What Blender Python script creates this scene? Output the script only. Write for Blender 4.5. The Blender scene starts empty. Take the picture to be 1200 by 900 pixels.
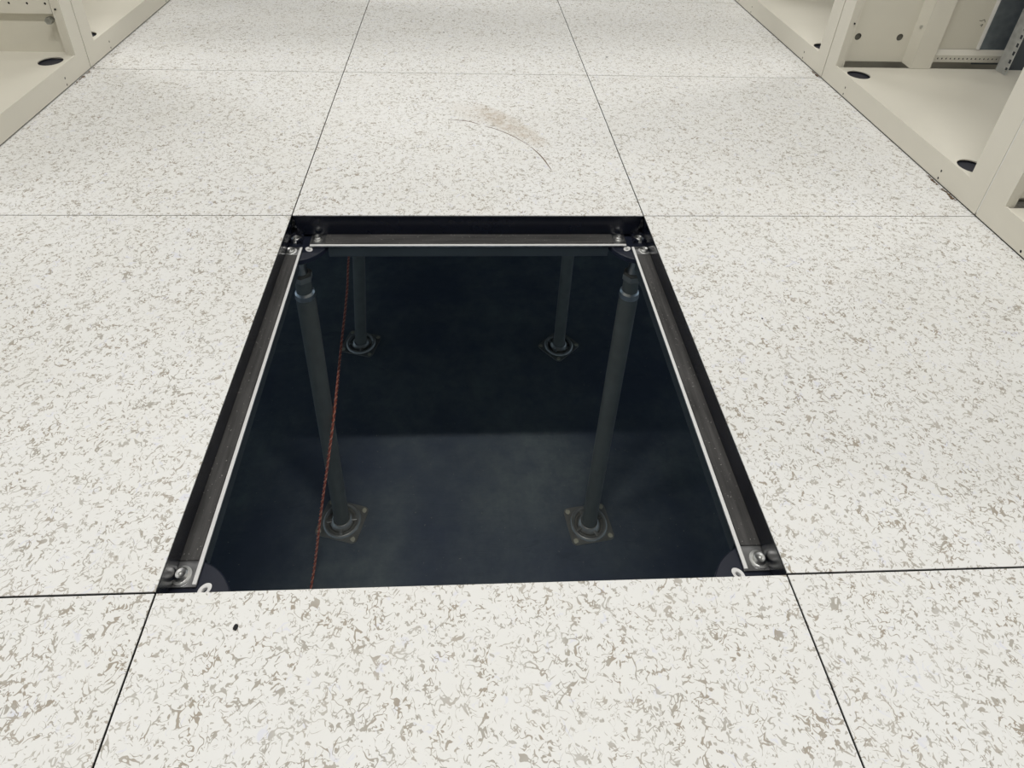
import bpy, bmesh, math, random
from mathutils import Vector, Matrix
random.seed(7)
C = bpy.context.scene.collection
scene = bpy.context.scene
PI = math.pi

# ------------------------------------------------------------------ camera
cam_d = bpy.data.cameras.new('camera')
cam = bpy.data.objects.new('camera', cam_d); C.objects.link(cam)
cam.location = (0.2767, -0.33189, 0.66626)
cam.rotation_mode = 'XYZ'
cam.rotation_euler = (1.00592, -0.0336, -0.04503)
cam_d.sensor_fit = 'HORIZONTAL'; cam_d.sensor_width = 36.0
cam_d.lens = 785.367 / 1200 * 36
cam_d.shift_x = (600 - 579.365) / 1200
cam_d.shift_y = (209.49 - 450) / 1200
cam_d.clip_start = 0.01; cam_d.clip_end = 60
scene.camera = cam
scene.view_settings.view_transform = 'Standard'
scene.view_settings.look = 'None'
scene.view_settings.exposure = -0.19
scene.view_settings.gamma = 1.0
scene.view_settings.use_curve_mapping = False

world = bpy.data.worlds.new('world'); scene.world = world
world.use_nodes = True
world.node_tree.nodes['Background'].inputs[0].default_value = (0.62, 0.80, 1.0, 1)
world.node_tree.nodes['Background'].inputs[1].default_value = 1.75      # added bluish fill to lift the dark pit, reaches only under the floor

CEIL = 2.70          # room height over the raised floor
SUB = -0.924         # slab under the raised floor
KEY_Y = -0.30
# ceiling battens: x, y, power; all but the first are added unseen fill
LAMPS = [(0.30, KEY_Y, 46.0), (0.30, 2.60, 27.0), (-1.75, -0.30, 15.0), (-1.75, 1.90, 26.0), (2.90, -0.30, 17.0), (2.90, 1.90, 28.0)]

# ------------------------------------------------------------------ materials
def new_mat(name):
    m = bpy.data.materials.new(name); m.use_nodes = True
    nt = m.node_tree; b = nt.nodes['Principled BSDF']
    return m, nt, b
def pset(b, col=None, rough=None, metal=None, spec=None):
    if col is not None: b.inputs['Base Color'].default_value = (*col, 1)
    if rough is not None: b.inputs['Roughness'].default_value = rough
    if metal is not None: b.inputs['Metallic'].default_value = metal
    if spec is not None: b.inputs['Specular IOR Level'].default_value = spec
def N(nt, t, **kw):
    n = nt.nodes.new(t)
    for k, v in kw.items(): setattr(n, k, v)
    return n
def mix(nt, fac, a, b):
    n = N(nt, 'ShaderNodeMix', data_type='RGBA')
    for s, v in ((0, fac), (6, a), (7, b)):
        if hasattr(v, 'links'): nt.links.new(v, n.inputs[s])
        else: n.inputs[s].default_value = v if not isinstance(v, tuple) else (*v, 1)
    return n.outputs[2]
def math_n(nt, op, a, b=None, clamp=False):
    n = N(nt, 'ShaderNodeMath', operation=op); n.use_clamp = clamp
    for i, v in enumerate((a, b)):
        if v is None: continue
        if hasattr(v, 'links'): nt.links.new(v, n.inputs[i])
        else: n.inputs[i].default_value = v
    return n.outputs[0]
def maprange(nt, v, a, b, c, d):
    n = N(nt, 'ShaderNodeMapRange')
    nt.links.new(v, n.inputs[0])
    for i, x in enumerate((a, b, c, d)): n.inputs[1 + i].default_value = x
    return n.outputs[0]
def noise(nt, vec, scale, detail=2.0, rough=0.5, off=0.0, dist=0.0):
    n = N(nt, 'ShaderNodeTexNoise')
    if off:
        a = N(nt, 'ShaderNodeVectorMath', operation='ADD'); nt.links.new(vec, a.inputs[0])
        a.inputs[1].default_value = (off, off * 1.7, off * 0.6); vec = a.outputs[0]
    nt.links.new(vec, n.inputs['Vector'])
    n.inputs['Scale'].default_value = scale; n.inputs['Detail'].default_value = detail
    n.inputs['Roughness'].default_value = rough; n.inputs['Distortion'].default_value = dist
    return n.outputs['Fac']
def objcoord(nt, rnd=False):
    tc = N(nt, 'ShaderNodeTexCoord'); v = tc.outputs['Object']
    if rnd:
        oi = N(nt, 'ShaderNodeObjectInfo')
        s = N(nt, 'ShaderNodeVectorMath', operation='SCALE')
        s.inputs[0].default_value = (31.0, 17.0, 5.0); nt.links.new(oi.outputs['Random'], s.inputs['Scale'])
        a = N(nt, 'ShaderNodeVectorMath', operation='ADD')
        nt.links.new(v, a.inputs[0]); nt.links.new(s.outputs[0], a.inputs[1]); v = a.outputs[0]
    return v

BASE = (0.772, 0.769, 0.752); TAN = (0.325, 0.280, 0.222); LILAC = (0.66, 0.67, 0.77)
def laminate(name, rnd=True, smear=None, joints=False):
    m, nt, b = new_mat(name); L = nt.links
    v = objcoord(nt, rnd)
    # curling flecks: contour lines of a noise whose width swells and dies with a second noise
    def flecks(scale, off, lo, hi, w, soft, mo=None):
        n = noise(nt, v, scale, 1.8, 0.55, off, 0.6)
        r = math_n(nt, 'ABSOLUTE', math_n(nt, 'SUBTRACT', n, 0.5))
        k = noise(nt, v, scale * 1.35, 1.0, 0.5, off + 9.3)
        wid = maprange(nt, k, lo, hi, 0.0, w)
        d = math_n(nt, 'SUBTRACT', wid, r)
        return maprange(nt, d, 0.0, soft, 0.0, 1.0)
    fa = flecks(62, 1.3, 0.455, 0.72, 0.031, 0.005)
    fb = flecks(88, 5.1, 0.46, 0.72, 0.037, 0.006)
    fd = flecks(112, 21.1, 0.48, 0.72, 0.042, 0.008)
    blob = maprange(nt, noise(nt, v, 120, 1.5, 0.5, 12.0), 0.72, 0.74, 0.0, 1.0)
    f = math_n(nt, 'MAXIMUM', math_n(nt, 'MAXIMUM', fa, fb), math_n(nt, 'MAXIMUM', fd, blob))
    dens = maprange(nt, noise(nt, v, 22, 2, 0.5, 3.0), 0.35, 0.55, 0.65, 1.0)
    fl = flecks(48, 14.7, 0.50, 0.75, 0.045, 0.03)
    cloud = maprange(nt, noise(nt, v, 9, 3, 0.55, 2.0), 0.3, 0.7, 0.0, 1.0)
    base = mix(nt, cloud, (BASE[0]*0.975, BASE[1]*0.97, BASE[2]*0.955), BASE)
    c = mix(nt, math_n(nt, 'MULTIPLY', fl, 0.55), base, LILAC)
    tint = mix(nt, maprange(nt, noise(nt, v, 40, 1, 0.5, 7.7), 0.4, 0.6, 0.0, 1.0), TAN, (0.37, 0.345, 0.30))
    c = mix(nt, math_n(nt, 'MULTIPLY', f, math_n(nt, 'MULTIPLY', dens, 0.9)), c, tint)
    spk = maprange(nt, noise(nt, v, 260, 0.0, 0.5, 4.0), 0.78, 0.80, 0.0, 0.65)
    c = mix(nt, spk, c, (0.32, 0.29, 0.24))
    tc = N(nt, 'ShaderNodeTexCoord')
    for (sx, sy, ax, ay, rot, amt) in (smear or []):
        mp = N(nt, 'ShaderNodeMapping'); mp.vector_type = 'TEXTURE'
        mp.inputs['Location'].default_value = (sx, sy, 0); mp.inputs['Rotation'].default_value = (0, 0, rot)
        mp.inputs['Scale'].default_value = (ax, ay, 1)
        L.new(tc.outputs['Object'], mp.inputs['Vector'])
        g = N(nt, 'ShaderNodeTexGradient', gradient_type='SPHERICAL'); L.new(mp.outputs[0], g.inputs[0])
        nn = maprange(nt, noise(nt, v, 60, 4, 0.7, 1.0), 0.3, 0.65, 0.0, 1.0)
        s = math_n(nt, 'MULTIPLY', math_n(nt, 'MULTIPLY', maprange(nt, g.outputs['Fac'], 0.0, 0.5, 0.0, 1.0), nn), amt)
        c = mix(nt, s, c, (0.42, 0.33, 0.23))
    if joints:
        br = N(nt, 'ShaderNodeTexBrick'); L.new(tc.outputs['Object'], br.inputs['Vector'])
        br.offset = 0; br.inputs['Scale'].default_value = 1.0
        br.inputs['Brick Width'].default_value = 0.6; br.inputs['Row Height'].default_value = 0.6
        br.inputs['Mortar Size'].default_value = 0.001
        c = mix(nt, br.outputs['Fac'], c, (0.03, 0.03, 0.03))
    L.new(c, b.inputs['Base Color'])
    pset(b, rough=0.45, spec=0.22)
    return m

def painted(name, col, rough=0.5, var=0.08, spec=0.4, scale=14):
    m, nt, b = new_mat(name)
    v = objcoord(nt)
    n = noise(nt, v, scale, 4, 0.6)
    f = maprange(nt, n, 0.3, 0.7, 0, 1)
    c = mix(nt, f, tuple(x * (1 - var) for x in col), col)
    nt.links.new(c, b.inputs['Base Color']); pset(b, rough=rough, spec=spec)
    return m
def metal(name, col, rough, var=0.25, scale=60, m_=1.0):
    m, nt, b = new_mat(name)
    v = objcoord(nt)
    vo = N(nt, 'ShaderNodeTexVoronoi'); nt.links.new(v, vo.inputs['Vector']); vo.inputs['Scale'].default_value = scale
    n = noise(nt, v, scale * 0.4, 4, 0.6)
    f = math_n(nt, 'MULTIPLY', vo.outputs['Distance'], n)
    f = maprange(nt, f, 0.0, 0.5, 0, 1)
    c = mix(nt, f, tuple(x * (1 - var) for x in col), col)
    nt.links.new(c, b.inputs['Base Color']); pset(b, rough=rough, metal=m_)
    r = maprange(nt, n, 0.3, 0.7, rough * 0.8, min(1, rough * 1.2)); nt.links.new(r, b.inputs['Roughness'])
    return m

LAM = laminate('laminate')
LAM_STAIN = laminate('laminate_stained', smear=[(0.09, 0.03, 0.13, 0.035, -0.95, 0.55), (0.03, 0.08, 0.10, 0.05, -0.7, 0.25)])
LAM_JOINT = laminate('laminate_jointed', rnd=False, joints=True)
PAN = painted('pan_paint', (0.008, 0.010, 0.018), 0.24, 0.2, 0.32)
EDGE = painted('tile_edge_trim', (0.012, 0.012, 0.014), 0.5, 0.2)
CREAM = painted('cream_paint', (0.71, 0.68, 0.59), 0.42, 0.035, 0.35, 7)
CREAM_D = painted('cream_paint_panel', (0.69, 0.66, 0.565), 0.45, 0.05, 0.35, 5)
ZINC = metal('zinc', (0.78, 0.78, 0.76), 0.38, 0.25, 120)
ZINC_DULL = metal('weathered_zinc', (0.36, 0.36, 0.36), 0.45, 0.45, 90)
ROD = metal('rod_zinc', (0.42, 0.43, 0.42), 0.35, 0.2, 90)
GALV_D = metal('galvanised_dull', (0.26, 0.30, 0.33), 0.5, 0.3, 55, 0.5)
SHADESHEET = painted('blue_grey_shade_sheet', (0.060, 0.072, 0.085), 0.5, 0.2)  # shade inside the cabinet put into a dark colour
CORD2 = None
ZINC_BRIGHT = painted('bright_zinc_sheen', (0.80, 0.79, 0.77), 0.35, 0.05, 0.5, 40)  # pale tone holds the lip's reflection; also plain bright metal parts
GALV = metal('galvanised', (0.70, 0.715, 0.715), 0.45, 0.3, 55, 0.55)
POLE = metal('pole_galvanised', (0.130, 0.134, 0.118), 0.42, 0.15, 40, 0.35)
BASEM = metal('pressed_steel', (0.215, 0.215, 0.195), 0.38, 0.2, 50, 0.4)
HEAD = painted('head_coating', (0.014, 0.017, 0.030), 0.38, 0.2, 0.5)
STRSIDE = painted('stringer_side', (0.034, 0.043, 0.048), 0.5, 0.2, 0.4)
GLUE = painted('glue', (0.42, 0.40, 0.30), 0.6, 0.2)
BLACK = painted('black_hole', (0.006, 0.006, 0.008), 0.6, 0.2, 0.3)  # colour of real specks, and of the shade put inside holes
BACKING = painted('panel_backing_paint', (0.16, 0.155, 0.13), 0.6, 0.3)
PLUG = painted('dark_rubber', (0.030, 0.031, 0.042), 0.55, 0.2, 0.3, 60)
DIRT = painted('dirt', (0.20, 0.14, 0.09), 0.9, 0.5, 0.1, 200)
SCRATCH = painted('scratch_brown', (0.15, 0.09, 0.055), 0.7, 0.3, 0.2, 90)
CONC_W = painted('plaster', (0.72, 0.72, 0.70), 0.8, 0.04)
TAPE = painted('tape_residue', (0.10, 0.10, 0.08), 0.7, 0.5, 0.2, 90)

def gasket_mat():
    m, nt, b = new_mat('foam_gasket'); v = objcoord(nt)
    st = N(nt, 'ShaderNodeMapping'); nt.links.new(v, st.inputs['Vector']); st.inputs['Scale'].default_value = (12, 160, 30)
    n1 = maprange(nt, noise(nt, st.outputs[0], 1.0, 4, 0.6), 0.3, 0.7, 0, 1)
    c = mix(nt, n1, (0.036, 0.035, 0.034), (0.088, 0.085, 0.082))
    sp = maprange(nt, noise(nt, v, 420, 1.0, 0.5, 3.3), 0.72, 0.76, 0, 0.8)
    c = mix(nt, sp, c, (0.30, 0.29, 0.27))
    nt.links.new(c, b.inputs['Base Color']); pset(b, rough=0.75, spec=0.25)
    return m
GASKET = gasket_mat()

def subfloor_mat():
    m, nt, b = new_mat('painted_slab'); v = objcoord(nt)
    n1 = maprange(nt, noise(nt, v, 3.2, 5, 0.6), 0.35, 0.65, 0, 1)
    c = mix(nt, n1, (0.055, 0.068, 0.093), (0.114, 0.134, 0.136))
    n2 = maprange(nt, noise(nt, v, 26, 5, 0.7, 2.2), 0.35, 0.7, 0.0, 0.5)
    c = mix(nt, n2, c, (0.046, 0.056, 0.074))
    # trowel scrapes
    st = N(nt, 'ShaderNodeMapping'); nt.links.new(v, st.inputs['Vector'])
    st.inputs['Rotation'].default_value = (0, 0, -0.75); st.inputs['Scale'].default_value = (5, 30, 1)
    sc = noise(nt, st.outputs[0], 1.0, 5, 0.7, 6.0, 0.6)
    s = maprange(nt, sc, 0.62, 0.70, 0.0, 0.35)
    c = mix(nt, s, c, (0.030, 0.038, 0.050))
    sp = maprange(nt, noise(nt, v, 190, 0.5, 0.5, 8.8), 0.79, 0.83, 0, 0.7)
    c = mix(nt, sp, c, (0.20, 0.21, 0.19))
    nt.links.new(c, b.inputs['Base Color'])
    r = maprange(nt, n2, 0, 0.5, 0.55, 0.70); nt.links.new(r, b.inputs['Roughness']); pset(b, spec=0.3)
    bu = N(nt, 'ShaderNodeBump'); bu.inputs['Strength'].default_value = 0.25; bu.inputs['Distance'].default_value = 0.004
    nt.links.new(sc, bu.inputs['Height']); nt.links.new(bu.outputs[0], b.inputs['Normal'])
    return m
SLAB = subfloor_mat()

def cord_mat(nm, c0, c1):
    m, nt, b = new_mat(nm); v = objcoord(nt)
    n = maprange(nt, noise(nt, v, 500, 2, 0.6), 0.4, 0.62, 0, 1)
    c = mix(nt, n, c0, c1)
    nt.links.new(c, b.inputs['Base Color']); pset(b, rough=0.5)
    return m
CORD = cord_mat('red_cord', (0.20, 0.035, 0.018), (0.36, 0.075, 0.035))
CORD_PALE = cord_mat('pale_red_cord', (0.36, 0.11, 0.065), (0.55, 0.24, 0.15))

# ------------------------------------------------------------------ helpers
def obj(name, bm, m, parent=None, loc=None, smooth=False):
    bmesh.ops.recalc_face_normals(bm, faces=bm.faces)
    me = bpy.data.meshes.new(name); bm.to_mesh(me); bm.free()
    me.materials.append(m)
    if smooth:
        for p in me.polygons: p.use_smooth = True
    o = bpy.data.objects.new(name, me); C.objects.link(o)
    if parent is not None: o.parent = parent
    if loc is not None: o.location = loc
    return o
def thing(name, label, cat, loc=(0, 0, 0), rot=(0, 0, 0), group=None):
    o = bpy.data.objects.new(name, None); C.objects.link(o)
    o.location = loc; o.rotation_euler = rot; o.empty_display_size = 0.1
    o['label'] = label; o['category'] = cat
    if group: o['group'] = group
    return o
def tag(o, label, cat, group=None, kind=None):
    o['label'] = label; o['category'] = cat
    if group: o['group'] = group
    if kind: o['kind'] = kind
    return o
def struct(name, bm, m, loc=None):
    o = obj(name, bm, m, loc=loc); o['kind'] = 'structure'; return o
def box(bm, x0, x1, y0, y1, z0, z1, bev=0.0):
    r = bmesh.ops.create_cube(bm, size=1.0); vs = r['verts']
    for v in vs:
        v.co = Vector(((x0 + x1) / 2 + v.co.x * (x1 - x0), (y0 + y1) / 2 + v.co.y * (y1 - y0), (z0 + z1) / 2 + v.co.z * (z1 - z0)))
    if bev:
        es = list({e for v in vs for e in v.link_edges})
        bmesh.ops.bevel(bm, geom=es, offset=bev, segments=2, affect='EDGES', profile=0.5)
def tube(bm, p0, p1, r0, r1=None, seg=24, cap=True):
    p0 = Vector(p0); p1 = Vector(p1); r1 = r0 if r1 is None else r1
    d = (p1 - p0); L = d.length; q = d.to_track_quat('Z', 'Y').to_matrix().to_4x4()
    M = Matrix.Translation((p0 + p1) / 2) @ q
    bmesh.ops.create_cone(bm, cap_ends=cap, segments=seg, radius1=r0, radius2=r1, depth=L, matrix=M)
def lathe(bm, prof, seg=40, M=Matrix.Identity(4), close=False):
    rings = []
    for r, z in prof:
        if r < 1e-6: rings.append([bm.verts.new(M @ Vector((0, 0, z)))])
        else: rings.append([bm.verts.new(M @ Vector((r * math.cos(2*PI*i/seg), r * math.sin(2*PI*i/seg), z))) for i in range(seg)])
    if close: rings.append(rings[0])
    for a, b in zip(rings[:-1], rings[1:]):
        for i in range(seg):
            j = (i + 1) % seg
            if len(a) == 1 and len(b) == 1: continue
            if len(a) == 1: bm.faces.new((a[0], b[i], b[j]))
            elif len(b) == 1: bm.faces.new((a[i], a[j], b[0]))
            else: bm.faces.new((a[i], a[j], b[j], b[i]))
def circ(cx, cy, r, n=24, ry=None, rot=0.0):
    ry = r if ry is None else ry; o = []
    for i in range(n):
        a = 2 * PI * i / n; x = r * math.cos(a); y = ry * math.sin(a)
        o.append((cx + x * math.cos(rot) - y * math.sin(rot), cy + x * math.sin(rot) + y * math.cos(rot)))
    return o
def rrect(x0, x1, y0, y1, r, n=5):
    o = []
    for cx, cy, a0 in ((x1 - r, y1 - r, 0), (x0 + r, y1 - r, 90), (x0 + r, y0 + r, 180), (x1 - r, y0 + r, 270)):
        for i in range(n + 1):
            a = math.radians(a0 + 90 * i / n); o.append((cx + r * math.cos(a), cy + r * math.sin(a)))
    return o
def plate(bm, outline, holes, w0, w1, f=lambda u, v, w: (u, v, w)):
    """sheet with real holes, extruded from w0 to w1; f maps (u,v,w) to space"""
    t = bmesh.new(); edges = []
    for loop in [outline] + holes:
        vs = [t.verts.new((u, v, w0)) for u, v in loop]
        for i in range(len(vs)): edges.append(t.edges.new((vs[i], vs[(i + 1) % len(vs)])))
    bmesh.ops.triangle_fill(t, use_beauty=True, use_dissolve=False, edges=edges, normal=(0, 0, 1))
    g = bmesh.ops.extrude_face_region(t, geom=list(t.faces))
    for e in g['geom']:
        if isinstance(e, bmesh.types.BMVert): e.co.z = w1
    mp = {}
    for v in t.verts: mp[v] = bm.verts.new(f(*v.co))
    for fc in t.faces:
        try: bm.faces.new([mp[v] for v in fc.verts])
        except ValueError: pass
    t.free()
def xz(y0):  # u = x, v = z, w = y
    return lambda u, v, w: (u, w, v)
def yz():    # u = y, v = z, w = x
    return lambda u, v, w: (w, u, v)
def B(*a, **k):
    bm = bmesh.new(); box(bm, *a, **k); return bm

# ------------------------------------------------------------------ room
RX0, RX1, RY0, RY1 = -3.0, 3.9, -3.6, 5.4
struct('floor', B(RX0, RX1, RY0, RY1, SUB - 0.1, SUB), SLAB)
TX0, TX1, TY0, TY1 = -0.6, 1.2, -0.6, 2.4          # the modelled panels
bm = bmesh.new()
plate(bm, [(RX0, RY0), (RX1, RY0), (RX1, RY1), (RX0, RY1)], [[(TX0, TY0), (TX0, TY1), (TX1, TY1), (TX1, TY0)]], -0.042, 0.0)
rf = struct('floor', bm, LAM_JOINT)
for nm, a in (('wall_left', (RX0 - .1, RX0, RY0, RY1, -0.042, CEIL)), ('wall_right', (RX1, RX1 + .1, RY0, RY1, -0.042, CEIL)),
              ('wall_back', (RX0 - .1, RX1 + .1, RY1, RY1 + .1, SUB, CEIL)), ('wall_front', (RX0 - .1, RX1 + .1, RY0 - .1, RY0, -0.042, CEIL))):
    struct(nm, B(*a), CONC_W)  # below the floor, back wall shaped to block fill, others end to admit it
struct('ceiling', B(RX0 - .1, RX1 + .1, RY0 - .1, RY1 + .1, CEIL, CEIL + .1), CONC_W)

lamp_lab = ['white batten ceiling lamp over the aisle beside the open floor hole', 'added unseen fill lamp, batten farther down the aisle',
            'added unseen fill lamp, batten behind the left cabinets, nearer one', 'added unseen fill lamp, batten behind the left cabinets, farther one',
            'added unseen fill lamp, batten behind the right cabinets, nearer one', 'added unseen fill lamp, batten behind the right cabinets, farther one']
for (x, y, pw), lb in zip(LAMPS, lamp_lab):
    t = thing('ceiling_lamp', lb, 'ceiling lamp', (x, y, CEIL), group='batten lamps on the ceiling')
    bm = bmesh.new(); box(bm, -.62, .62, -.045, .045, -.045, 0, 0.004); obj('lamp_housing', bm, ZINC_BRIGHT, t)
    ld = bpy.data.lights.new('tube_light', 'AREA'); ld.shape = 'RECTANGLE'; ld.size = 1.2; ld.size_y = 0.06
    ld.energy = pw; ld.color = (1.0, 0.992, 0.98)
    lo = bpy.data.objects.new('tube_light', ld); C.objects.link(lo); lo.parent = t; lo.location = (0, 0, -0.05)

# ------------------------------------------------------------------ raised floor panels
G = 0.0010
def floor_panel(ix, iy, label, mat=None):
    x0, y0 = ix * 0.6, iy * 0.6
    t = thing('floor_panel', label, 'floor panel', (x0 + .3, y0 + .3, -0.044), group='speckled raised floor panels')
    bm = bmesh.new(); h = 0.3 - G
    box(bm, -h, h, -h, h, 0.0425, 0.044)
    a = obj('laminate_top', bm, mat or LAM, t)
    bm = bmesh.new()
    box(bm, -h + .0002, h - .0002, -h + .0002, h - .0002, 0.040, 0.0425)
    obj('edge_trim', bm, EDGE, t)
    bm = bmesh.new(); s = h - 0.0006; q = h - 0.0045
    vs = [bm.verts.new(p) for p in ((-q, -q, 0), (q, -q, 0), (q, q, 0), (-q, q, 0), (-s, -s, .040), (s, -s, .040), (s, s, .040), (-s, s, .040))]
    for f in ((0, 3, 2, 1), (4, 5, 6, 7), (0, 1, 5, 4), (1, 2, 6, 5), (2, 3, 7, 6), (3, 0, 4, 7)): bm.faces.new([vs[i] for i in f])
    obj('steel_pan', bm, PAN, t)
    return t
PL = {(-1, -1): 'speckled floor panel at the bottom left corner of the photo, left of the near panel',
      (0, -1): 'speckled floor panel right in front of the open hole, with a black speck',
      (1, -1): 'speckled floor panel at the bottom right corner of the photo',
      (-1, 0): 'speckled floor panel directly left of the open hole',
      (1, 0): 'speckled floor panel directly right of the open hole',
      (-1, 1): 'speckled floor panel touching the hole only at its far left corner',
      (0, 1): 'speckled floor panel just beyond the hole, with a curved brown scratch',
      (1, 1): 'speckled floor panel touching the hole only at its far right corner',
      (-1, 2): 'far speckled floor panel along the second left cabinet, at the top edge',
      (0, 2): 'far speckled floor panel in the middle of the aisle at the top edge',
      (1, 2): 'far speckled floor panel along the right cabinets, one row behind the nearest seam',
      (-1, 3): 'farthest speckled floor panel on the left, beyond the top edge',
      (0, 3): 'farthest speckled floor panel in the middle, beyond the top edge',
      (1, 3): 'farthest speckled floor panel on the right, a sliver at the top edge'}
panels = {}
for k, lb in PL.items(): panels[k] = floor_panel(k[0], k[1], lb, LAM_STAIN if k == (0, 1) else None)

# scratch and specks are marks in the panel surfaces
def strip(bm, pts, w, z0, z1):
    n = len(pts); L = []
    for i, p in enumerate(pts):
        a = Vector(pts[max(i - 1, 0)]); b = Vector(pts[min(i + 1, n - 1)]); d = (b - a).normalized(); nn = Vector((-d.y, d.x))
        ww = w * (0.35 + 0.65 * math.sin(PI * (i + .5) / n))
        L.append((Vector(p) + nn * ww, Vector(p) - nn * ww))
    for (a, b), (c, d) in zip(L[:-1], L[1:]):
        vs = [bm.verts.new((q.x, q.y, z)) for z in (z0, z1) for q in (a, b, d, c)]
        for f in ((0, 1, 2, 3), (4, 7, 6, 5), (0, 4, 5, 1), (1, 5, 6, 2), (2, 6, 7, 3), (3, 7, 4, 0)): bm.faces.new([vs[i] for i in f])
def smooth_path(P, n=8):
    out = []
    P = [Vector(p) for p in P]
    Q = [P[0] * 2 - P[1]] + P + [P[-1] * 2 - P[-2]]
    for i in range(1, len(Q) - 2):
        for k in range(n):
            t = k / n; a, b, c, d = Q[i-1], Q[i], Q[i+1], Q[i+2]
            out.append(0.5 * ((2*b) + (c - a)*t + (2*a - 5*b + 4*c - d)*t*t + (3*b - a - 3*c + d)*t**3))
    out.append(P[-1]); return out
sp = [(0.2572-.3, 0.9549-.9), (0.2993-.3, 0.9478-.9), (0.3263-.3, 0.9327-.9)]
sp2 = [(0.335-.3, 0.926-.9), (0.3564-.3, 0.9141-.9), (0.3905-.3, 0.8848-.9), (0.4225-.3, 0.8458-.9)]
sp3 = [(0.4255-.3, 0.839-.9), (0.4436-.3, 0.7985-.9), (0.4566-.3, 0.7507-.9)]
bm = bmesh.new()
strip(bm, [tuple(v) for v in smooth_path(sp)], 0.0010, 0.04395, 0.0441)
strip(bm, [tuple(v) for v in smooth_path(sp2)], 0.0009, 0.04395, 0.0441)
strip(bm, [tuple(v) for v in smooth_path(sp3)], 0.0012, 0.04395, 0.0441)
o = obj('scratch', bm, SCRATCH, panels[(0, 1)]); o['label'] = 'curved brown scratch'
def speck(k, x, y, r, nm='dark_speck'):
    bm = bmesh.new(); px, py = k[0]*.6 + .3, k[1]*.6 + .3
    pts = [(x - px + r*random.uniform(.7, 1.15)*math.cos(a*PI/5), y - py + r*1.15*random.uniform(.7, 1.1)*math.sin(a*PI/5)) for a in range(10)]
    plate(bm, pts, [], 0.04395, 0.0443)
    o = obj(nm, bm, BLACK, panels[k]); o['label'] = 'small black speck'
speck((0, -1), 0.081, -0.0315, 0.0027)
speck((0, 2), 0.2382, 1.4854, 0.0026)
speck((1, 2), 0.6708, 1.3199, 0.0026)
speck((1, 0), 0.712, 0.349, 0.0014)

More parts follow.
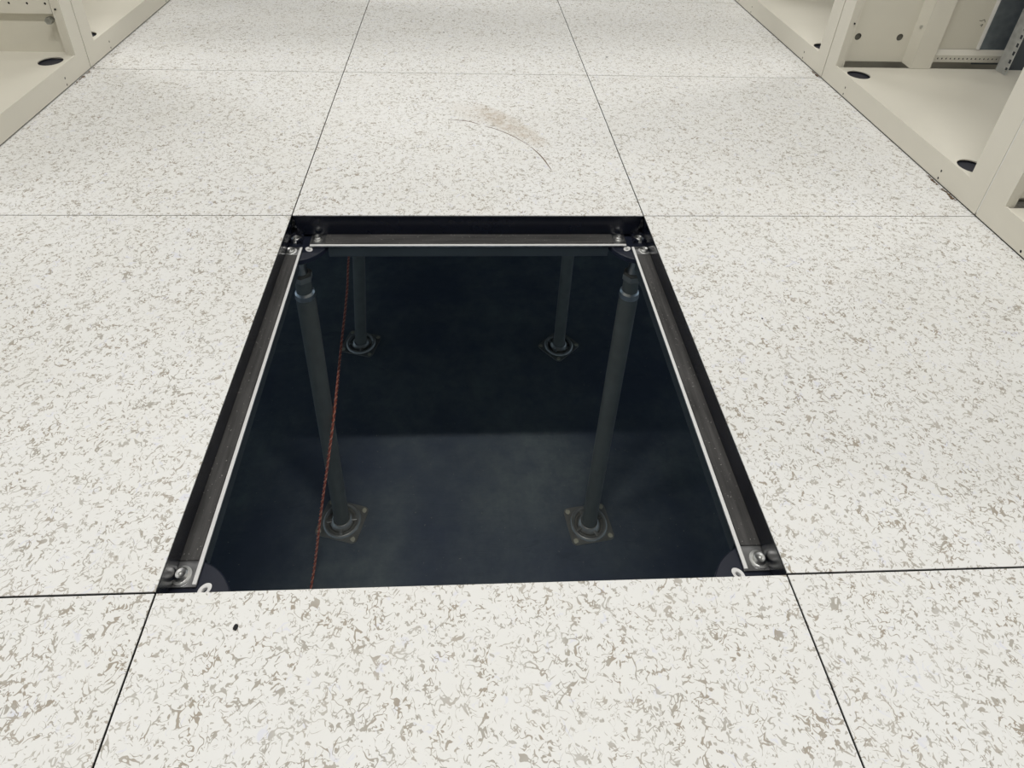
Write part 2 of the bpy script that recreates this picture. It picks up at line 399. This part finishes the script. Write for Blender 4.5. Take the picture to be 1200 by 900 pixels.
# ------------------------------------------------------------------ pedestals
def screw_bm(bm, x, y, z, r=0.0085):
    M = Matrix.Translation((x, y, z))
    lathe(bm, [(0, 0.0022), (r*.30, 0.0022), (r*.36, 0.0044), (r*.75, 0.0050), (r, 0.0030), (r*1.05, 0.0008), (r*1.45, 0.0006), (r*1.5, -0.0008), (0, -0.0008)], 24, M)
HZ = -0.050   # top of the head plate
def pedestal(label, base, head, rot, group='adjustable pedestals under the raised floor', arms=((1, 0), (-1, 0), (0, 1), (0, -1))):
    bx, by = base; hx, hy = head
    t = thing('pedestal', label, 'floor pedestal', (bx, by, SUB), group=group)
    def P(z):   # axis point, local, for world height z
        k = (z - SUB) / (-0.06 - SUB); return Vector(((hx - bx) * k, (hy - by) * k, z - SUB))
    R = Matrix.Rotation(rot, 4, 'Z')
    # base plate
    bm = bmesh.new(); plate(bm, rrect(-.053, .053, -.047, .047, .012), [circ(sx*.043, sy*.037, .0045, 14) for sx in (-1, 1) for sy in (-1, 1)], 0.0005, 0.0030)
    bmesh.ops.transform(bm, matrix=R, verts=bm.verts)
    bp = obj('base_plate', bm, BASEM, t)
    bm = bmesh.new(); lathe(bm, [(.0455, .0030), (.0445, .0062), (.0415, .0092), (.0385, .0090), (.0350, .0060), (.0345, .0035), (.0345, .0029), (.0455, .0028)], 56, close=True)
    bmesh.ops.transform(bm, matrix=R, verts=bm.verts)
    obj('pressed_ring', bm, BASEM, bp, smooth=True)
    for k in range(4):
        tb = bmesh.new(); box(tb, .020, .037, -.0042, .0042, .0028, .0078, .0016)
        bmesh.ops.transform(tb, matrix=R @ Matrix.Rotation(k*PI/2 + 0.35, 4, 'Z'), verts=tb.verts)
        obj('stiffening_rib', tb, BASEM, bp)
    bm = bmesh.new(); lathe(bm, [(.0185, .003), (.030, .003), (.0285, .0055), (.0235, .0075), (.0215, .014), (.0195, .0145), (.0185, .0145)], 40, close=True)
    obj('base_collar', bm, BASEM, bp, smooth=True)
    for sx in (-1, 1):
        for sy in (-1, 1):
            bm = bmesh.new(); pts = [(random.uniform(.85, 1.15) * .0056 * math.cos(a*PI/7) , random.uniform(.85, 1.15) * .0056 * math.sin(a*PI/7)) for a in range(14)]
            plate(bm, pts, [], -0.0028, 0.0012)
            d = obj('adhesive_dot', bm, GLUE, bp); v = R @ Vector((sx*.043, sy*.037, 0.003)); d.location = v
            d['label'] = 'cream adhesive showing through the plate hole'
    # pole: wide lower tube, swaged ring, narrower neck, nut, threaded rod
    bm = bmesh.new(); tube(bm, P(SUB + .004), P(-0.172), .0178, seg=32); obj('pole', bm, POLE, t, smooth=False)
    bm = bmesh.new(); tube(bm, P(-0.180), P(-0.170), .0188, .0178, seg=32); tube(bm, P(-0.170), P(-0.166), .0178, .0150, seg=32); obj('pole_collar', bm, ROD, t)
    bm = bmesh.new(); tube(bm, P(-0.170), P(-0.138), .0148, .0140, seg=32); obj('pole_neck', bm, POLE, t)
    bm = bmesh.new(); tube(bm, P(-0.138), P(-0.126), .0185, seg=6); tube(bm, P(-0.126), P(-0.1245), .015, .012, seg=24); obj('lock_nut', bm, BASEM, t)
    # threaded rod
    bm = bmesh.new(); seg = 20; pts = []; n = 26
    top = -0.064
    prof = []
    z = -0.150
    while z < top: prof += [(.0070, z), (.0098, z + .0020)]; z += .004
    c0 = P(-0.1)
    prof = [(0, prof[0][1])] + prof + [(0, prof[-1][1] + .0005)]
    M = Matrix.Translation((c0.x, c0.y, -SUB))
    lathe(bm, prof, 24, M); obj('threaded_rod', bm, ROD, t)
    # head: round flanged plate with diagonal slots, arms, lugs, centre screw
    hl = Vector((hx - bx, hy - by, -SUB))
    slots = [circ(.0262*sx, .0262*sy, .0062, 20, .0042, math.atan2(sy, sx)) for sx in (-1, 1) for sy in (-1, 1)]
    bm = bmesh.new()
    plate(bm, circ(0, 0, .056, 64), slots, HZ - .0030, HZ)
    lathe(bm, [(.0562, HZ), (.0572, HZ - .001), (.0572, HZ - .0095), (.0558, HZ - .0095), (.0558, HZ - .0015)], 64, close=True)
    hd = obj('head_plate', bm, HEAD, t, loc=hl)
    bm = bmesh.new(); lathe(bm, [(.0095, HZ - .016), (.018, HZ - .016), (.030, HZ - .004), (.030, HZ - .0031), (.0095, HZ - .0031)], 32, close=True)
    obj('head_boss', bm, HEAD, hd)
    for sx in (-1, 1):
        for sy in (-1, 1):   # rolled bright rim of each slot
            M = Matrix.Translation((.0262*sx, .0262*sy, HZ)) @ Matrix.Rotation(math.atan2(sy, sx), 4, 'Z') @ Matrix.Diagonal((1, .72, 1, 1))
            bm = bmesh.new(); lathe(bm, [(.0060, -.0050), (.0074, .0004), (.0068, .0006), (.0034, .0001), (.0028, -.0010), (.0028, -.0050)], 24, M, close=True)
            o = obj('slot_rim', bm, ZINC_BRIGHT, hd); o['label'] = 'bright worn rim of a slot'
    for k in range(4):
        tb = bmesh.new(); box(tb, .0095, .0175, -.0012, .0012, HZ, HZ + .0075, .0005); box(tb, .0095, .0120, -.006, .006, HZ, HZ + .0075, .0005)
        bmesh.ops.transform(tb, matrix=Matrix.Rotation(k*PI/2 + PI/4, 4, 'Z'), verts=tb.verts)
        obj('locating_lug', tb, HEAD, hd)
    bm = bmesh.new(); screw_bm(bm, 0, 0, HZ + .0008, .0072); obj('centre_screw', bm, ZINC, hd)
    return t
pedestal('steel pedestal at the far left corner of the open hole', (0.0015, 0.6135), (0.002, 0.598), math.radians(-15))
pedestal('steel pedestal at the far right corner of the open hole', (0.6035, 0.591), (0.598, 0.598), math.radians(8))
pedestal('steel pedestal at the near left corner, only its head showing', (0.0, 0.0), (0.0, 0.0), 0.2)
pedestal('steel pedestal at the near right corner, only its head showing', (0.6, 0.0), (0.599, 0.0), -0.3)
pedestal('dim steel pedestal deep under the floor on the left', (-0.0236, 1.195), (0.022, 1.2), math.radians(-15))
pedestal('dim steel pedestal deep under the floor on the right', (0.6035, 1.178), (0.6, 1.2), math.radians(42))

# ------------------------------------------------------------------ stringers
def stringer(label, a, b, c, half=0.0165, white=(1, 1)):
    """runs from a to b (2D), offset c sideways; gasket on top, bare lip along each side"""
    a = Vector((*a, 0)); b = Vector((*b, 0)); d = (b - a); L = d.length; ang = math.atan2(d.y, d.x)
    t = thing('stringer', label, 'floor stringer', (a.x, a.y, -0.07), (0, 0, ang), group='stringers between the pedestals')
    z = lambda w: w + 0.07
    bm = bmesh.new()   # box channel, stops at the head plates
    box(bm, .0590, L - .0590, c - half + .0015, c + half - .0015, z(-.070), z(-.0482), .001)
    body = obj('channel', bm, STRSIDE, t)
    bm = bmesh.new()   # flat top flange with screw tabs over the heads
    plate(bm, rrect(.0275, L - .0275, c - half, c + half, .0012, 2), [circ(.0385, c, .0045, 16), circ(L - .0385, c, .0045, 16)], z(-.0485), z(-.0462))
    obj('top_flange', bm, ZINC_DULL, t)
    for s in (-1, 1):
        bm = bmesh.new(); yb = c + s * half
        lo, hi = sorted((yb, yb - s * .0042))
        box(bm, .0290, L - .0290, lo, hi, z(-.0465), z(-.0445), .0006)
        o = obj('bare_lip', bm, ZINC_BRIGHT, t); o['label'] = 'bare metal lip, its reflection painted bright'  # ceiling reflection on the bare metal is painted into the pale colour
    bm = bmesh.new(); box(bm, .0530, L - .0500, c - half + .0048, c + half - .0048, z(-.0462), z(-.0440), .0005)
    g = obj('gasket', bm, GASKET, t)
    for x in (.0385, L - .0385):
        bm = bmesh.new(); screw_bm(bm, x, c, z(-.0458), .0068); obj('screw', bm, ZINC, t)
    return t
stringer('dark stringer along the left side of the open hole', (0, 0), (0, .6), 0.0005 * -1, half=.0175)
stringer('dark stringer along the right side of the open hole', (.6, 0), (.6, .6), 0.0015, half=.0195)
stringer('dark stringer along the far side of the open hole', (0, .6), (.6, .6), -0.004, half=.021)
stringer('dark stringer hidden under the near edge of the hole', (0, 0), (.6, 0), -0.012)
for lb, a, b in (('hidden stringer under the seam beyond the far left corner', (0, .6), (0, 1.2)), ('hidden stringer under the seam beyond the far right corner', (.6, .6), (.6, 1.2)),
                 ('hidden stringer between the two deep pedestals', (0, 1.2), (.6, 1.2))):
    stringer(lb, a, b, 0.0)

# ------------------------------------------------------------------ red cord
def twisted(path, r=0.0017, hr=0.0017, pitch=0.017):
    out = bmesh.new()
    # resample
    P = [Vector(p) for p in path]; S = []
    for a, b in zip(P[:-1], P[1:]):
        n = max(2, int((b - a).length / 0.0016))
        S += [a.lerp(b, i / n) for i in range(n)]
    S.append(P[-1])
    for ph in (0, PI):
        prev = None; dist = 0
        for i, p in enumerate(S):
            d = (S[min(i+1, len(S)-1)] - S[max(i-1, 0)]).normalized()
            u = d.cross(Vector((1, 0, 0))).normalized(); w = d.cross(u)
            if i: dist += (p - S[i-1]).length
            a = 2*PI*dist/pitch + ph
            c = p + (u*math.cos(a) + w*math.sin(a)) * hr
            ring = [out.verts.new(c + (u*math.cos(k*PI/3) + w*math.sin(k*PI/3)) * r) for k in range(6)]
            if prev:
                for k in range(6): out.faces.new((prev[k], prev[(k+1) % 6], ring[(k+1) % 6], ring[k])).material_index = 1 if ph else 0
            prev = ring
    return out
cp = [(-0.075, 0.02, SUB + .0035), (-0.058, 0.25, SUB + .0035), (-0.0447, 0.4558, SUB + .005), (-0.012, 0.520, -0.72), (0.0215, 0.5970, -0.518), (0.0100, 0.76, -0.520), (-0.0080, 1.00, -0.532), (-0.0260, 1.17, -0.5401), (-0.046, 1.45, -0.60), (-0.06, 1.78, -0.78), (-0.065, 1.95, SUB + .004)]
cp = smooth_path(cp, 6)
cord = obj('cord', twisted(cp), CORD, smooth=True); cord.data.materials.append(CORD_PALE)
tag(cord, 'red twisted cord slung past the left pedestal under the floor', 'cord')

# ------------------------------------------------------------------ open rack cabinets
RH = 2.0
def rack(label, face_x, y0, sgn, variant):
    """sgn +1: cabinet on the right, its depth runs to +x. local u = depth, y = along the aisle."""
    t = thing('rack_cabinet', label, 'rack cabinet', (face_x, y0, 0.0035), group='open cream rack cabinets beside the aisle')
    S = sgn
    def bx(bm, u0, u1, y0_, y1_, z0, z1, bev=0.0):
        a, b = sorted((S * u0, S * u1)); box(bm, a, b, y0_, y1_, z0, z1, bev)
    e = 0.0016; D = 1.0; W = 0.6
    # base: sheet with four round openings, folded sides
    hy = (.090, .510) if S > 0 else (.080, .525)
    if variant == 'left_far': hy = (.090, .515)
    hu = (.036, D - .10)
    if S < 0: hu = (.0415, D - .10)
    hr = .0255
    holes = [circ(S * u, y, hr, 36) for u in hu for y in hy]
    bm = bmesh.new()
    yb0 = .046 if S > 0 else .020
    bp_out = [(S*.003, yb0), (S*D, yb0), (S*D, W - yb0), (S*.003, W - yb0)]
    hy2 = holes
    plate(bm, bp_out, hy2, 0.044, 0.0462)
    bx(bm, .012, D, .046, .0475, 0, .044); bx(bm, .012, D, W - .0475, W - .046, 0, .044); bx(bm, D - .0015, D, .046, W - .046, 0, .044)
    bpanel = obj('base_panel', bm, CREAM, t)
    for u in hu:
        for y in hy:
            bm = bmesh.new(); tube(bm, (S*u, y, .012), (S*u, y, .0405), .0300, seg=36)
            o = obj('levelling_cup', bm, PLUG, bpanel); o['label'] = 'dark disc seen through the round opening'
    # front rail with slightly proud folded top lip, pairs of small holes at each end
    yy0, yy1 = e, W - e
    dh = []
    for yc in (.113, W - .113 + .002):
        for zc in (.0055, .0215): dh.append(circ(yc, zc, .0022, 10, .0030))
    bm = bmesh.new()
    yy0, yy1 = .0460, W - .0460
    plate(bm, [(yy0, 0), (yy1, 0), (yy1, .0497), (yy0, .0497)], dh, 0.0, S * .0018, yz())
    bx(bm, .0018, .0042, yy0, yy1, .0452, .0497); bx(bm, .0018, .0033, yy0, yy1, 0, .045)
    fr = obj('front_rail', bm, CREAM, t)
    for yc in (.113, W - .113 + .002):
        for zc in (.0055, .0215):
            bm = bmesh.new(); box(bm, *sorted((S*.0006, S*.0021)), yc - .0027, yc + .0027, zc - .0035, zc + .0035)
            o = obj('screw_hole', bm, BLACK, fr); o['label'] = 'small dark screw hole'
    # corner posts: front face, side return with a fold
    for y_in, y_out, k in ((.046, e, 0), (W - .046, W - e, 1)):
        m = -1 if k else 1   # direction towards the cabinet middle
        def post(bm, u0, u1):
            f = 1 if u0 < u1 else -1
            prof = [(u0, y_out), (u0, y_in), (u0 + f*.0175, y_in - m*.004), (u0 + f*.0175, y_in - m*.0060), (u0 + f*.0235, y_in - m*.0060), (u0 + f*.0235, y_out)]
            n = len(prof)
            lo = [bm.verts.new((S*a, b, .0)) for a, b in prof]; hi = [bm.verts.new((S*a, b, RH)) for a, b in prof]
            bm.faces.new(lo); bm.faces.new(hi)
            for i in range(n): bm.faces.new((lo[i], lo[(i+1) % n], hi[(i+1) % n], hi[i]))
        bm = bmesh.new(); post(bm, 0.0, 0.04)
        p = obj('corner_post', bm, CREAM, t)
        for q in range(1, 5):
            bm = bmesh.new(); box(bm, *sorted((S*.0117, S*.0143)), *sorted((y_in + m*.0004, y_in - m*.0045)), .100*q + .0555 - .0017, .100*q + .0555 + .0017)
            obj('post_hole', bm, BLACK, p)
        bm = bmesh.new(); post(bm, D, D - .04); obj('rear_post', bm, CREAM, t)
        # foot bracket crease
        # side panels
        ys = (e + .0015, e + .0040) if not k else (W - e - .0040, W - e - .0015)
        yi = .030 if not k else W - .030       # visible panel plane
        if S > 0:
            u_a, u_b = .0270, .1725
            bm = bmesh.new()
            ph = [circ(S*.0415, z, .0080, 24, .0088) for z in (.1185, .4185, .7185, 1.0185)] + [circ(S*.1455, z, .0080, 24, .0088) for z in (.1185, .4185, .7185, 1.0185)]
            w0, w1 = sorted((yi, yi - m * .0015))
            plate(bm, [(S*u_a, .0560), (S*u_b, .0560), (S*u_b, RH - .06), (S*u_a, RH - .06)], ph, w0, w1, xz(0))
            # slanted fold to the middle post
            vs = [bm.verts.new(q) for q in ((S*u_b, yi, .0560), (S*.1860, .050 if not k else W - .050, .0470), (S*.1860, .050 if not k else W - .050, RH - .06), (S*u_b, yi, RH - .06))]
            bm.faces.new(vs)
            sp_ = obj('side_panel', bm, CREAM_D, t)
            bm = bmesh.new(); bx(bm, .0415 - .009, .1455 + .009, *sorted((yi - m*.0040, yi - m*.0060)), .10, RH - .1)
            obj('panel_backing', bm, BACKING, sp_)
            bm = bmesh.new(); M = Matrix.Translation((S*.180, (.044 if not k else W - .044), .150)) @ Matrix.Rotation((-1 if not k else 1)*-PI/2, 4, 'X')
            lathe(bm, [(0, .004), (.0022, .004), (.0038, .003), (.0042, .0), (0, 0)], 12, M); obj('panel_screw', bm, ZINC, sp_)
            bm = bmesh.new(); a_, b_ = (.030, .0505) if not k else (W - .0505, W - .030)
            bx(bm, .1865, .2370, a_, b_, .0462, RH - .05, .0012); obj('middle_post', bm, CREAM, t)
            # slotted cross rail behind the opening
            rz0, rz1 = .0555, .0735
            hs = [circ(S*(.243 + .01085*i), .0645, .0021, 12, .0026) for i in range(36)]
            yr = .0265 if not k else W - .0265
            bm = bmesh.new(); w0, w1 = sorted((yr, yr - m*.0015))
            plate(bm, [(S*.2372, rz0), (S*.645, rz0), (S*.645, rz1), (S*.2372, rz1)], hs, w0, w1, xz(0))
            vs = [bm.verts.new(q) for q in ((S*.2372, yr, rz1), (S*.645, yr, rz1), (S*.645, yr - m*.012, rz1 + .011), (S*.2372, yr - m*.012, rz1 + .011))]
            bm.faces.new(vs)
            pr_ = obj('punched_rail', bm, CREAM, t)
            bm = bmesh.new(); bx(bm, .2376, .644, *sorted((yr - m*.0022, yr - m*.0035)), rz0 + .001, rz1 - .001); obj('rail_hole_shade', bm, BLACK, pr_)  # black sheet paints the shade seen through the rail holes
            # cream back skin of the side with a lighter strip, galvanised sheet farther in
            w0, w1 = sorted((yr - m*.0135, yr - m*.0150))
            bm = bmesh.new(); box(bm, *sorted((S*.2375, S*.366)), w0, w1, .0462, RH - .05); obj('side_skin', bm, CREAM_D, t)
            bm = bmesh.new(); w2 = sorted((yr - m*.0095, yr - m*.0135)); box(bm, *sorted((S*.2375, S*.262)), w2[0], w2[1], .086, RH - .05, .001); ss = obj('skin_strip', bm, CREAM, t)
            bm = bmesh.new(); box(bm, *sorted((S*.2440, S*.2560)), *sorted((w2[0] - .0003, w2[1] + .0003)), .2010, .2240); obj('slot', bm, BLACK, ss)
            if y0 == 0.6 and k:
                for pts in ([(.340, .158), (.346, .157), (.352, .161), (.356, .154)], [(.347, .146), (.353, .149), (.351, .142)]):
                    bm = bmesh.new(); yk = yr - m*.0135
                    for (a1, b1), (a2, b2) in zip(pts[:-1], pts[1:]): tube(bm, (S*a1, yk, b1), (S*a2, yk, b2), .0007, seg=8)
                    obj('tape_scrap', bm, TAPE, t)
            bm = bmesh.new(); box(bm, *sorted((S*.366, S*.4700)), *sorted((yr - m*.0120, yr - m*.0140)), .0462, RH - .05); o = obj('galvanised_sheet', bm, GALV_D, t); o['label'] = 'dull grey galvanised sheet'
            bm = bmesh.new(); box(bm, *sorted((S*.4058, S*.60)), *sorted((.0500 if not k else W - .0500, .0482 if not k else W - .0482)), .0464, RH - .05); o = obj('shade_sheet', bm, SHADESHEET, t); o['label'] = 'added sheet, dark colour for the shade inside the cabinet'  # sheet added so the interior shade sits in its dark colour
            bm = bmesh.new(); box(bm, *sorted((S*.362, S*.3665)), *sorted((yr - m*.0060, yr - m*.0145)), .086, RH - .05, .0008); o = obj('edge_fold', bm, ZINC_BRIGHT, t)
            # 19 inch mounting angle, slots down its front edge
            ya, yb = (.050, .0855) if not k else (W - .0855, W - .050)
            yslot = .0795 if not k else W - .0795
            sl = []
            for i in range(90):
                zc = .0600 + .0205*i
                if zc > RH - .1: break
                sl.append([(yslot - .0042, zc - .0052), (yslot + .0042, zc - .0052), (yslot + .0042, zc + .0052), (yslot - .0042, zc + .0052)])
            bm = bmesh.new(); plate(bm, [(ya, .0470), (yb, .0470), (yb, RH - .05), (ya, RH - .05)], sl, S*.4040, S*.4058, yz())
            o = obj('mounting_angle', bm, GALV, t); o['label'] = 'grey galvanised slotted angle'
        else:
            yi2 = .034 if not k else W - .034
            u_b = .30
            bm = bmesh.new()
            w0, w1 = sorted((yi2 - m*.013, yi2 - m*.0145))
            box(bm, *sorted((S*.0225, S*.46)), w0, w1, .0462, .160)
            bm_l = bm
            sp_ = obj('side_panel', bm_l, CREAM_D, t)
            # horizontal punched channel over it
            hs = [circ(S*(.0372 + .0385*i), .1645, .0026, 14, .0030) for i in range(11)]
            bm = bmesh.new(); w0, w1 = sorted((yi2, yi2 - m*.0015))
            plate(bm, [(S*.0280, .1415), (S*.46, .1415), (S*.46, RH - .05), (S*.0280, RH - .05)], hs, w0, w1, xz(0))
            box(bm, *sorted((S*.0280, S*.46)), *sorted((yi2 - m*.0015, yi2 - m*.0145)), .1415, .1430)
            ch = obj('punched_panel', bm, CREAM, t)
            bm = bmesh.new(); box(bm, *sorted((S*.030, S*.455)), *sorted((yi2 - m*.0030, yi2 - m*.0040)), .150, .185); obj('panel_backing', bm, BLACK, ch)  # black sheet paints the shade seen through the panel holes
            bm = bmesh.new(); M = Matrix.Translation((S*.0330, yi2 + m*.004, .1300)) @ Matrix.Rotation((-1 if not k else 1)*-PI/2, 4, 'X')
            lathe(bm, [(0, .0080), (.0040, .0080), (.0052, .0062), (.0052, .0022), (.0082, .0018), (.0082, -.012), (0, -.012)], 6, M)
            o = obj('panel_bolt', bm, ROD, sp_); o['label'] = 'shiny bolt head'
            bm = bmesh.new(); a_, b_ = (.026, .0505) if not k else (W - .0505, W - .026)
            bx(bm, .460, .500, a_, b_, .0462, RH - .05, .0012); obj('middle_post', bm, CREAM, t)
    if S > 0 and y0 == 0.6:
        bm = bmesh.new(); bx(bm, .0012, .0100, -.0015, .0015, .004, RH - .01); obj('seam_strip', bm, ZINC_BRIGHT, t)
    # top frame
    bm = bmesh.new(); bx(bm, 0, .04, .046, W - .046, RH - .05, RH); bx(bm, D - .04, D, .046, W - .046, RH - .05, RH)
    bx(bm, .04, D - .04, e, .03, RH - .05, RH); bx(bm, .04, D - .04, W - .03, W - e, RH - .05, RH)
    obj('top_frame', bm, CREAM, t)
    return t
FR, FL = 1.1970, -0.5950
rack('open cream rack cabinet nearest on the right, cut by the right edge', FR, 0.0, 1, 'r')
rack('open cream rack cabinet on the right, holding the galvanised slotted angle in view', FR, 0.6, 1, 'r')
rack('open cream rack cabinet on the right, second from the top edge', FR, 1.2, 1, 'r')
rack('open cream rack cabinet farthest on the right, a corner at the top edge', FR, 1.8, 1, 'r')
rack('open cream rack cabinet at the upper left corner with a shiny bolt', FL, 0.6, -1, 'left_near')
rack('open cream rack cabinet on the left at the top edge, behind the bolted one', FL, 1.2, -1, 'left_far')

# ------------------------------------------------------------------ dust crumbs along the cabinet feet
def crumbs(label, x, y, sx, sy, n):
    bm = bmesh.new()
    for i in range(n):
        r = random.uniform(.0006, .0018); px = random.gauss(0, sx); py = random.uniform(-sy, sy)
        px = -abs(px) if x > 0 else abs(px)
        r2 = bmesh.ops.create_icosphere(bm, subdivisions=1, radius=r, matrix=Matrix.Translation((px, py, r*.35)) @ Matrix.Diagonal((random.uniform(.7, 2), random.uniform(.7, 2), .45, 1)))
    tag(obj('dust', bm, DIRT, loc=(x, y, 0.0002)), label, 'dust', kind='stuff')
crumbs('brown dust along the foot of the right cabinet near its near seam', 1.1955, .69, .003, .045, 60)
crumbs('brown dust at the far seam of the right cabinets', 1.1955, 1.225, .003, .022, 32)
crumbs('brown dust at the seam of the left cabinets', -.5935, 1.155, .003, .055, 40)
